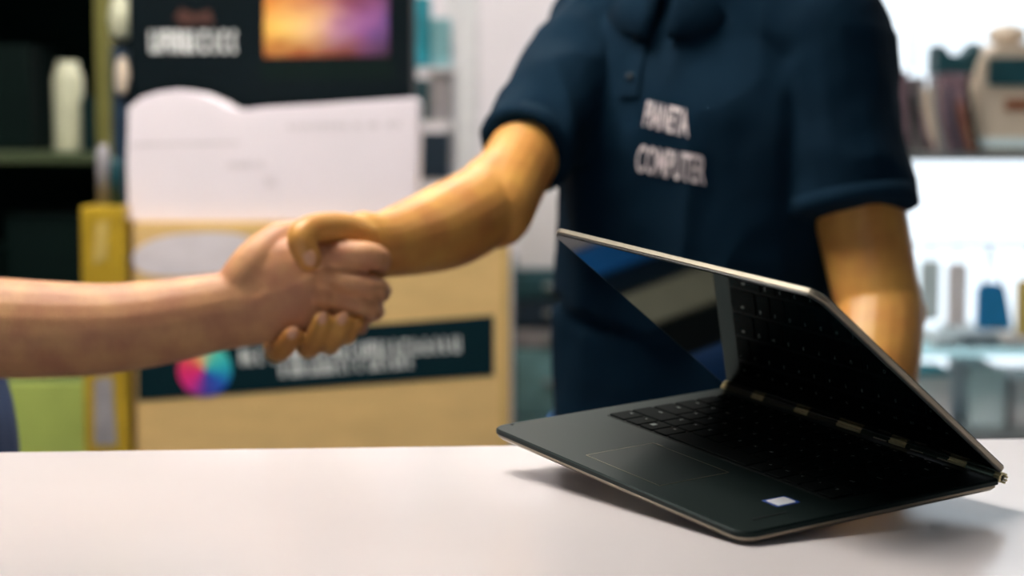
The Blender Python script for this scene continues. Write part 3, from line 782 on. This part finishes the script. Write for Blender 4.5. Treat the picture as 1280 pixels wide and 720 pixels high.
# oval logo printed white on the carton
ov = W(243, 318, CY); bm = B(); pts = []
for i in range(40):
    a = 2*PI*i/40; ca, sa = math.cos(a), math.sin(a)
    pts.append((ov.x+.098*math.copysign(abs(ca)**.8, ca), ov.z+.034*math.copysign(abs(sa)**.9, sa)+.008*ca))
prism(bm, pts, CY-.0012, CY+.0005); obj('oval_logo', bm, M['greyprint'], t)
quad_plate('tape_strip', [(625, 560), (637, 560), (637, 279), (628, 279)], CY, .0008, M['cardlight'], t)
# white carton with bulging film on top
outl = [(160, 279), (158, 205), (160, 135), (176, 122), (198, 115), (222, 112), (246, 116), (268, 125), (284, 135), (300, 138), (330, 134), (400, 130), (460, 126), (518, 122), (523, 128), (523, 190), (521, 272), (470, 273), (300, 277)]
t = empty('white_carton', W(340, 279, 3.02), 'white carton in wrinkled film lying on the brown cardboard carton', 'carton')
bm = B(); P_ = [W(px, min(py, 278.5), 3.02) for px, py in outl]; zmin = zc0+.001
prism(bm, [(p.x, max(p.z, zmin)) for p in P_], 3.02, 3.16)
for p in bm.verts:
    if p.co.y < 3.05 and p.co.z < zmin+.01: p.co.z = zmin
bmesh.ops.recalc_face_normals(bm, faces=bm.faces[:]); bmesh.ops.bevel(bm, geom=[e for e in bm.edges if abs(e.verts[0].co.y-e.verts[1].co.y) < 1e-6], offset=.003, segments=2, affect='EDGES')
obj('carton_body', bm, M['whitecard'], t)
for y_, a, b, h in ((158, 360, 500, 9), (207, 285, 330, 10), (228, 330, 345, 16)):
    skew_text(strokes(h, 8), a, y_, b, y_-2, h*.8, 3.019, M['greyprint'], t, bold=0)
quad_plate('film_seam', [(162, 183), (300, 180), (300, 177), (162, 179)], 3.02, .001, M['greyprint'], t)
# black monitor carton standing behind it
def sunset():
    m = bpy.data.materials.new('glowing_landscape_print'); m.use_nodes = True; nt = m.node_tree; N = nt.nodes; L = nt.links; b = N['Principled BSDF']
    tcn = N.new('ShaderNodeTexCoord'); a, c = W(330, 72, 3.2), W(488, -20, 3.2)
    mp = N.new('ShaderNodeMapping'); mp.vector_type = 'POINT'; mp.inputs['Location'].default_value = (-a.x/(c.x-a.x), 0, -a.z/(c.z-a.z)); mp.inputs['Scale'].default_value = (1/(c.x-a.x), 1, 1/(c.z-a.z))
    L.new(tcn.outputs['Object'], mp.inputs[0]); sp = N.new('ShaderNodeSeparateXYZ'); L.new(mp.outputs[0], sp.inputs[0])
    nz = N.new('ShaderNodeTexNoise'); nz.inputs['Scale'].default_value = 4; L.new(mp.outputs[0], nz.inputs['Vector'])
    r = N.new('ShaderNodeValToRGB'); e = r.color_ramp.elements
    md = N.new('ShaderNodeMath'); md.operation = 'MULTIPLY_ADD'; md.inputs[1].default_value = .35; L.new(nz.outputs['Fac'], md.inputs[0]); sb = N.new('ShaderNodeMath'); sb.operation = 'SUBTRACT'; sb.inputs[1].default_value = .17
    L.new(sp.outputs['X'], sb.inputs[0]); L.new(sb.outputs[0], md.inputs[2]); L.new(md.outputs[0], r.inputs[0])
    cols = [(0, (236, 170, 60)), (.18, (250, 205, 110)), (.38, (236, 190, 130)), (.58, (190, 140, 150)), (.78, (150, 90, 150)), (1, (90, 60, 130))]
    e[0].color = srgb(*cols[0][1]); e[1].color = srgb(*cols[-1][1])
    for p, cc_ in cols[1:-1]: k = e.new(p); k.color = srgb(*cc_)
    r2 = N.new('ShaderNodeValToRGB'); q = r2.color_ramp.elements; q[0].position = .02; q[0].color = srgb(150, 90, 60); q[1].position = .45; q[1].color = (1, 1, 1, 1)
    k = q.new(.95); k.color = srgb(200, 120, 90)
    n3 = N.new('ShaderNodeMath'); n3.operation = 'MULTIPLY_ADD'; n3.inputs[1].default_value = .4; L.new(nz.outputs['Fac'], n3.inputs[0]); n4 = N.new('ShaderNodeMath'); n4.operation = 'SUBTRACT'; n4.inputs[1].default_value = .2
    L.new(sp.outputs['Z'], n4.inputs[0]); L.new(n4.outputs[0], n3.inputs[2]); L.new(n3.outputs[0], r2.inputs[0])
    mx = N.new('ShaderNodeMix'); mx.data_type = 'RGBA'; mx.blend_type = 'MULTIPLY'; mx.inputs['Factor'].default_value = 1
    L.new(r.outputs[0], mx.inputs['A']); L.new(r2.outputs[0], mx.inputs['B']); L.new(mx.outputs['Result'], b.inputs['Base Color']); return m
t = empty('monitor_carton', W(335, 130, 3.2), 'black printed monitor carton standing behind the white carton', 'carton')
a, b = W(160, 0, 3.2), W(514, -55, 3.2)
boxobj('carton_body', (a.x, 3.2, zc0+.001), (b.x, 3.2+.16, b.z), M['blackcard'], t, .004)
quad_plate('screen_picture', [(330, 72), (486, 70), (486, -20), (330, -20)], 3.2, .001, sunset(), t)
quad_plate('picture_border', [(326, 100), (492, 98), (492, 74), (326, 76)], 3.2, .0008, M['darkbox'], t)
skew_text(strokes(5, 9, 0), 187, 52, 295, 52, 27, 3.199, M['lett'], t, bold=.045)
bm = B(); P_ = [W(px, py, 3.2) for px, py in ((218, 22), (226, 10), (244, 18), (262, 12), (268, 30), (246, 28), (230, 32))]; prism(bm, [(p.x, p.z) for p in P_], 3.199, 3.2005); obj('emblem', bm, M['brown_dim'], t)

# dark shelving at the far left
SY = 3.5
t = empty('shelving_unit', (W(-60, 0, SY).x, SY, 0), 'dark metal shelving unit with olive posts at the left', 'shelving')
xl, xr = W(-160, 0, SY).x, W(138, 0, SY).x
for x in (xl, xr-.03):
    for y in (SY, SY+.42): boxobj('post', (x, y, 0), (x+.028, y+.03, 2.1), M['olive'], t)
zs_ = [W(0, 196, SY).z, W(0, -90, SY).z, W(0, 480, SY).z, .35]
for z in zs_: boxobj('shelf', (xl, SY+.005, z-.012), (xr-.002, SY+.445, z+.008), M['shelfm'], t)
boxobj('back_panel', (xl, SY+.452, 0), (xr, SY+.465, 2.1), M['darkwall'], t, 0)
zt = zs_[0]+.0085
bt = W(78, 0, SY+.05)
bm = B(); lathe(bm, [(.026, 0), (.0275, .004), (.0275, .135), (.024, .148), (.020, .150), (.020, .164), (.018, .166)], (bt.x, SY+.08, zt), 28); tag(obj('spray_can', bm, M['cream'], None, True), 'tall cream cylinder can standing on the dark shelf', 'can')
def onshelf(name, px0, px1, h, z, Y, d, m, label, cat, group=None):
    a, b = W(px0, 0, Y).x, W(px1, 0, Y).x; return tag(boxobj(name, (a, Y, z), (b, Y+d, z+h), m), label, cat, group)
onshelf('storage_box', -150, 36, .20, zt, SY+.16, .25, M['darkbox'], 'dark green storage box on upper shelf left of the cream can', 'box')
onshelf('storage_box', 98, 118, .10, zt, SY+.06, .2, M['darkbox2'], 'slim dark teal box on upper shelf right of the cream can', 'box')
z2 = zs_[2]+.0085
onshelf('storage_bin', -150, -10, .24, z2, SY+.04, .35, M['darkbox'], 'dark green bin on the middle shelf behind the customer', 'bin')
onshelf('storage_bin', 0, 96, .30, z2, SY+.10, .30, M['darkbox'], 'dark bin on the middle shelf above the forearm', 'bin')
onshelf('pump_bottle', 34, 62, .11, z2, SY+.03, .05, M['darkbox2'], 'small teal bottle shaped carton before the dark bin', 'carton')
# items hanging at the post
t = empty('hanging_bag', W(152, 40, 3.3), 'pale plastic bag hanging above the hooks beside the monitor carton', 'bag')
bm = B(); limb(bm, [W(150, 2, 3.35), W(151, 20, 3.35), W(151, 38, 3.35)], [.014, .021, .018], (0, 1, 0)); obj('bag_body', bm, M['cream'], t, True)
bm = B(); rod(bm, W(150, 4, 3.35), W(150, -60, 3.35), .002); rod(bm, W(150, -60, 3.35), Vector((xr-.01, SY+.01, W(0, -60, 3.35).z)), .002); obj('hook_rod', bm, M['steel'], t)
def bottle(px, y0, y1, Y, r, m, label, z0=None):
    a, b = W(px, y1, Y), W(px, y0, Y); h = b.z-a.z
    bm = B(); lathe(bm, [(r*.95, 0), (r, .004), (r, h*.65), (r*.5, h*.82), (r*.45, h)], a, 20); return tag(obj('bottle', bm, m, None, True), label, 'bottle')
# yellow wrapped board, with things standing on it
yb = pbox('wrapped_board', 106, 258, 156, 560, 2.98, .10, M['mustard'], None, None, z0=.001)
ybt = empty('mustard_carton', (W(130, 0, 2.98).x, 3.03, 0), 'tall narrow mustard carton wrapped in shiny film left of brown carton', 'carton')
yb.name = 'carton_body'; yb.parent = ybt; bpy.context.view_layer.update(); yb.matrix_parent_inverse = ybt.matrix_world.inverted()
quad_plate('painted_film_highlight', [(116, 330), (134, 325), (136, 275), (120, 278)], 2.98, .0015, M['tape'], ybt)  # pale plate for the shiny tape, highlight put into its colour
quad_plate('painted_film_highlight', [(118, 556), (146, 556), (140, 470), (118, 474)], 2.98, .0015, M['greyitem'], ybt)  # grey plate, a second highlight painted onto the film
zt2 = W(0, 258, 2.98).z
for px, hgt, r, m, lb in ((130, .095, .011, M['greyitem'], 'grey slim tube standing on the mustard carton'), (146, .075, .010, M['tealdark'], 'dark teal slim tube standing on the mustard carton')):
    p = W(px, 258, 3.03); bm = B(); lathe(bm, [(r, 0), (r, hgt*.8), (r*.6, hgt)], (p.x, 3.03, zt2+.0005), 16); tag(obj('tube', bm, m, None, True), lb, 'tube')
p = W(158, 258, 3.17)
tag(boxobj('thin_carton', (W(137, 0, 3.2).x, 3.2, .001), (W(157, 0, 3.2).x, 3.45, W(0, 60, 3.17).z), M['navyitem']), 'thin dark blue carton upright between posts and monitor carton', 'carton')
bm = B(); limb(bm, [W(152, 112, 3.192), W(153, 92, 3.192), W(152, 76, 3.192)], [(.008, .009), (.010, .012), (.006, .008)], (0, 1, 0)); tag(obj('paper_tag', bm, M['beige'], None, True), 'pale paper tag stuck to the thin dark blue carton', 'tag')
# lime board behind the forearm
tag(pbox('green_board', 8, 478, 108, 560, 3.30, .03, M['lime'], z0=.001), 'pale green board leaning at the shelving behind the customer', 'board')

# ================================================================== BACKGROUND, CENTRE
t = empty('product_rack', W(540, 300, 3.7), 'slim white rack of small packages behind the white carton', 'rack')
RY = 3.75
ra, rb = W(505, 0, RY).x, W(566, 0, RY).x
for x in (ra, rb-.012): boxobj('post', (x, RY+.20, 0), (x+.012, RY+.215, 2.0), M['whiteitem'], t)
for y_ in (84, 152, 225, 300): 
    z = W(0, y_, RY).z; boxobj('shelf', (ra, RY, z-.006), (rb, RY+.2, z), M['whiteitem'], t, .001)
def rackitem(px0, px1, ybot, ytop, m, label, name='package', d=.12, dy=.02, cat='package'):
    z = W(0, ybot, RY).z+.0005; zz = W(0, ytop, RY).z
    return tag(boxobj(name, (W(px0, 0, RY).x, RY+dy, z), (W(px1, 0, RY).x, RY+dy+d, zz), m, None, .003), label, cat, 'packages on the slim white rack')
rackitem(509, 536, 84, -6, M['teal'], 'teal package, left one on top shelf of the slim rack')
rackitem(538, 562, 84, 22, M['tealpale'], 'pale teal package, right one on top shelf of the slim rack')
rackitem(510, 534, 152, 98, M['tealdark'], 'dark teal package on second shelf of the slim rack')
rackitem(537, 562, 152, 92, M['greyitem'], 'grey package on second shelf of the slim rack')
rackitem(512, 560, 225, 166, M['navyitem'], 'navy package below the grey one on the slim rack')
rackitem(512, 560, 300, 240, M['navyitem'], 'navy package on lowest visible shelf of the slim rack')
# cabinet seen between carton and polo shirt
KY = 3.9
t = empty('drawer_cabinet', W(690, 500, KY), 'teal and grey cabinet between brown carton and the technician', 'cabinet')
xa, xb = W(640, 0, KY).x, W(760, 0, KY).x
ztop = W(0, 338, KY).z
boxobj('cabinet_body', (xa, KY+.01, 0), (xb, KY+.45, ztop), M['tealdark'], t)
for y0, y1, m in ((345, 372, 'tealdark'), (376, 408, 'navyitem'), (412, 434, 'greyitem'), (438, 520, 'tealpale'), (524, 600, 'tealpale')):
    dd = pbox('drawer', 644, y0, 755, y1, KY-.012, .022, M[m], parent=t, bev=.003)
    pbox('handle', 680, (y0+y1)/2-3, 720, (y0+y1)/2+3, KY-.03, .019, M['steel'], parent=dd, bev=.002)
a = W(636, 0, KY)
tag(boxobj('white_box', (xa+.01, KY+.03, ztop+.001), (xb-.01, KY+.38, W(0, 236, KY).z), M['whiteitem']), 'plain white box on top of the teal cabinet', 'box')

# ================================================================== BACKGROUND, RIGHT
GY = 3.35
t = empty('display_rack', (W(1230, 0, GY).x, GY, 0), 'open display rack with glass shelves in front of the window', 'rack')
ga, gb = W(1062, 0, GY).x, W(1420, 0, GY).x
for x in (ga, gb-.02):
    for y in (GY+.01, GY+.36): boxobj('post', (x, y, 0), (x+.018, y+.018, 1.9), M['steel'], t)
ztopS, zlowS, zbase = W(0, 192, GY).z, W(0, 440, GY).z, W(0, 540, GY).z
boxobj('shelf', (ga, GY, ztopS-.012), (gb, GY+.38, ztopS), M['steel'], t, .002)['label'] = 'grey metal upper shelf'
boxobj('shelf', (ga, GY, zlowS-.010), (gb, GY+.38, zlowS), M['shelfglass'], t, .002)['label'] = 'glass middle shelf'
boxobj('shelf', (ga, GY, zbase-.03), (gb, GY+.38, zbase), M['steel'], t, .002)['label'] = 'grey bottom shelf'
bm = B(); rod(bm, (ga, GY+.02, W(0, 306, GY).z), (gb, GY+.02, W(0, 306, GY).z), .003); obj('hanging_rail', bm, M['steel'], t)
def item(name, x0, y0, x1, y1, m, label, cat, dy=.03, d=.1, bev=.004, group=None, zbot=None):
    a, b = W(x0, y1, GY+dy), W(x1, y0, GY+dy)
    return tag(boxobj(name, (a.x, GY+dy, a.z if zbot is None else zbot), (b.x, GY+dy+d, b.z), m, None, bev), label, cat, group)
# printer
zt = ztopS+.0005
pr = empty('label_printer', W(1255, 190, GY), 'beige desktop printer with dark green panel on upper shelf', 'printer')
a, b = W(1216, 190, GY+.05), W(1330, 62, GY+.05)
bm = B(); prism(bm, [(a.x, zt), (b.x, zt), (b.x, b.z-.01), (b.x-.03, b.z+.010), (a.x+.045, b.z+.012), (a.x+.015, b.z-.015), (a.x, b.z-.07)], GY+.05, GY+.32)
bmesh.ops.recalc_face_normals(bm, faces=bm.faces[:]); bmesh.ops.bevel(bm, geom=bm.edges[:], offset=.004, segments=2, affect='EDGES'); obj('printer_body', bm, M['beige'], pr)
def pp(name, x0, y0, x1, y1, m, out=.006):
    a, b = W(x0, y1, GY+.05), W(x1, y0, GY+.05); return boxobj(name, (a.x, GY+.05-out, a.z), (b.x, GY+.0505, b.z), m, pr, .002)
pp('control_panel', 1234, 72, 1320, 107, M['tealdark']); pp('paper_slot', 1256, 124, 1320, 138, M['brown'], .003); pp('base_strip', 1222, 172, 1320, 186, M['frost'], .004)
bm = B(); p = W(1262, 50, GY+.15); ball(bm, Vector((p.x, GY+.17, b.z+.030)), (.035, .05, .020)); tag(obj('paper_roll', bm, M['beige'], None, True), 'rounded beige bundle on top of the beige printer', 'bundle')
# tape dispenser shape on top of clutter
ZZ = W(0, 92, GY+.08).z
bxs = item('stacked_box', 1176, 92, 1212, 190, M['pinkish'], 'mauve grey box on upper shelf left of the printer', 'box', .08, .12, zbot=zt)
bm = B(); P_ = [W(px, py, GY+.08) for px, py in ((1172, 91.8), (1174, 56), (1182, 57), (1190, 68), (1204, 70), (1214, 64), (1222, 53), (1228, 55), (1228, 91.8))]
prism(bm, [(p.x, p.z+.0005) for p in P_], GY+.09, GY+.17); tag(obj('tape_dispenser', bm, M['tealdark']), 'dark green tape dispenser on top of the mauve box', 'dispenser')
item('storage_box', 1138, 96, 1158, 190, M['greyitem'], 'narrow grey box at the left end of the upper shelf', 'box', .15, .12, zbot=zt)
item('carton', 1158, 110, 1174, 190, M['beige'], 'slim beige carton beside the narrow grey box', 'carton', .10, .1, zbot=zt)
item('carton', 1120, 88, 1136, 190, M['pinkish'], 'slim mauve carton beside the polo sleeve on the upper shelf', 'carton', .12, .1, zbot=zt)
cs = (('black', 1142, 120), ('steel', 1166, 104), ('navyitem', 1186, 112), ('brown', 1200, 130), ('black', 1208, 105), ('pinkish', 1150, 140))
for i, (m, px, y_) in enumerate(cs):
    a = W(px, y_, GY+.035); bm = B(); q = [Vector((a.x, GY+.035, a.z)), Vector((a.x+.008, GY+.030, (a.z+zt)/2)), Vector((a.x+.022, GY+.036, zt+.006))]
    limb(bm, q, [.005, .005, .005]); 
    c = ['black', 'silver', 'navy', 'brown', 'second black', 'mauve'][i]
    tag(obj('cable', bm, M[m], None, True), '%s cable end leaning before the boxes on the upper shelf' % c, 'cable', 'cables on the upper shelf')
# small antenna
bm = B(); a = W(1131, 90, GY+.2); rod(bm, (a.x, GY+.13, W(0, 88, GY+.13).z+.0), (a.x+.001, GY+.13, W(0, 30, GY+.13).z), .003); tag(obj('antenna', bm, M['greyitem']), 'thin grey antenna rising from the slim mauve carton', 'antenna')
# blue bag on its string
bg = empty('hanging_bag', W(1242, 385, GY), 'small blue cloth bag hanging from the rail before the window', 'bag')
bm = B(); P_ = [W(px, py, GY+.01) for px, py in ((1222, 412), (1224, 358), (1240, 353), (1256, 357), (1266, 412))]; prism(bm, [(p.x, p.z) for p in P_], GY+.004, GY+.034)
bmesh.ops.bevel(bm, geom=bm.edges[:], offset=.004, segments=2, affect='EDGES'); obj('bag_body', bm, M['cyanbag'], bg)
bm = B(); tp = Vector((W(1240, 306, GY).x, GY+.02, W(0, 306, GY).z-.0045)); rod(bm, W(1229, 358, GY+.018), tp, .0018); rod(bm, W(1254, 358, GY+.018), tp, .0018); obj('string', bm, M['navyitem'], bg)
# pale package hanging
for x0, x1, y0, y1, m, lb in ((1150, 1176, 316, 400, 'frost', 'pale teal blister pack hanging left of the blue bag'), (1184, 1210, 320, 408, 'whiteitem', 'white blister pack hanging just left of the blue bag'), (1270, 1300, 340, 420, 'yellow', 'yellow blister pack hanging at the right edge')):
    hg = empty('blister_pack', W((x0+x1)/2, y0, GY), lb, 'package', 'packs hanging from the rail')
    pbox('pack_card', x0, y0+10, x1, y1, GY+.012, .012, M[m], parent=hg)
    bm = B(); p = W((x0+x1)/2, y0+12, GY+.018); rod(bm, p, (p.x, GY+.02, W(0, 306, GY).z), .0015); obj('hook', bm, M['steel'], hg)
zl = zlowS+.0005
item('plastic_tray', 1168, 424, 1200, 440, M['frost'], 'low pale teal tray on the glass shelf, left end', 'tray', .05, .2, zbot=zl)
item('plastic_tray', 1204, 418, 1250, 440, M['frost'], 'wider pale teal tray on the glass shelf below the blue bag', 'tray', .05, .2, zbot=zl)
item('paper_stack', 1254, 428, 1330, 440, M['beige'], 'flat beige paper stack on the glass shelf at the right', 'paper', .05, .2, zbot=zl)
zb = zbase+.0005
item('plastic_bin', 1214, 462, 1258, 540, M['frost'], 'pale teal bin on the bottom shelf beneath the blue bag', 'bin', .06, .2, zbot=zb)
item('white_box', 1140, 470, 1190, 540, M['whiteitem'], 'white box on the bottom shelf beside the elbow', 'box', .06, .2, zbot=zb)
item('green_strip', 1144, 462, 1188, 470, M['teal'], 'thin teal packet lying on the white box', 'packet', .06, .1)
item('grey_box', 1262, 474, 1330, 540, M['whiteitem'], 'pale box on the bottom shelf at the right edge', 'box', .08, .2, zbot=zb)
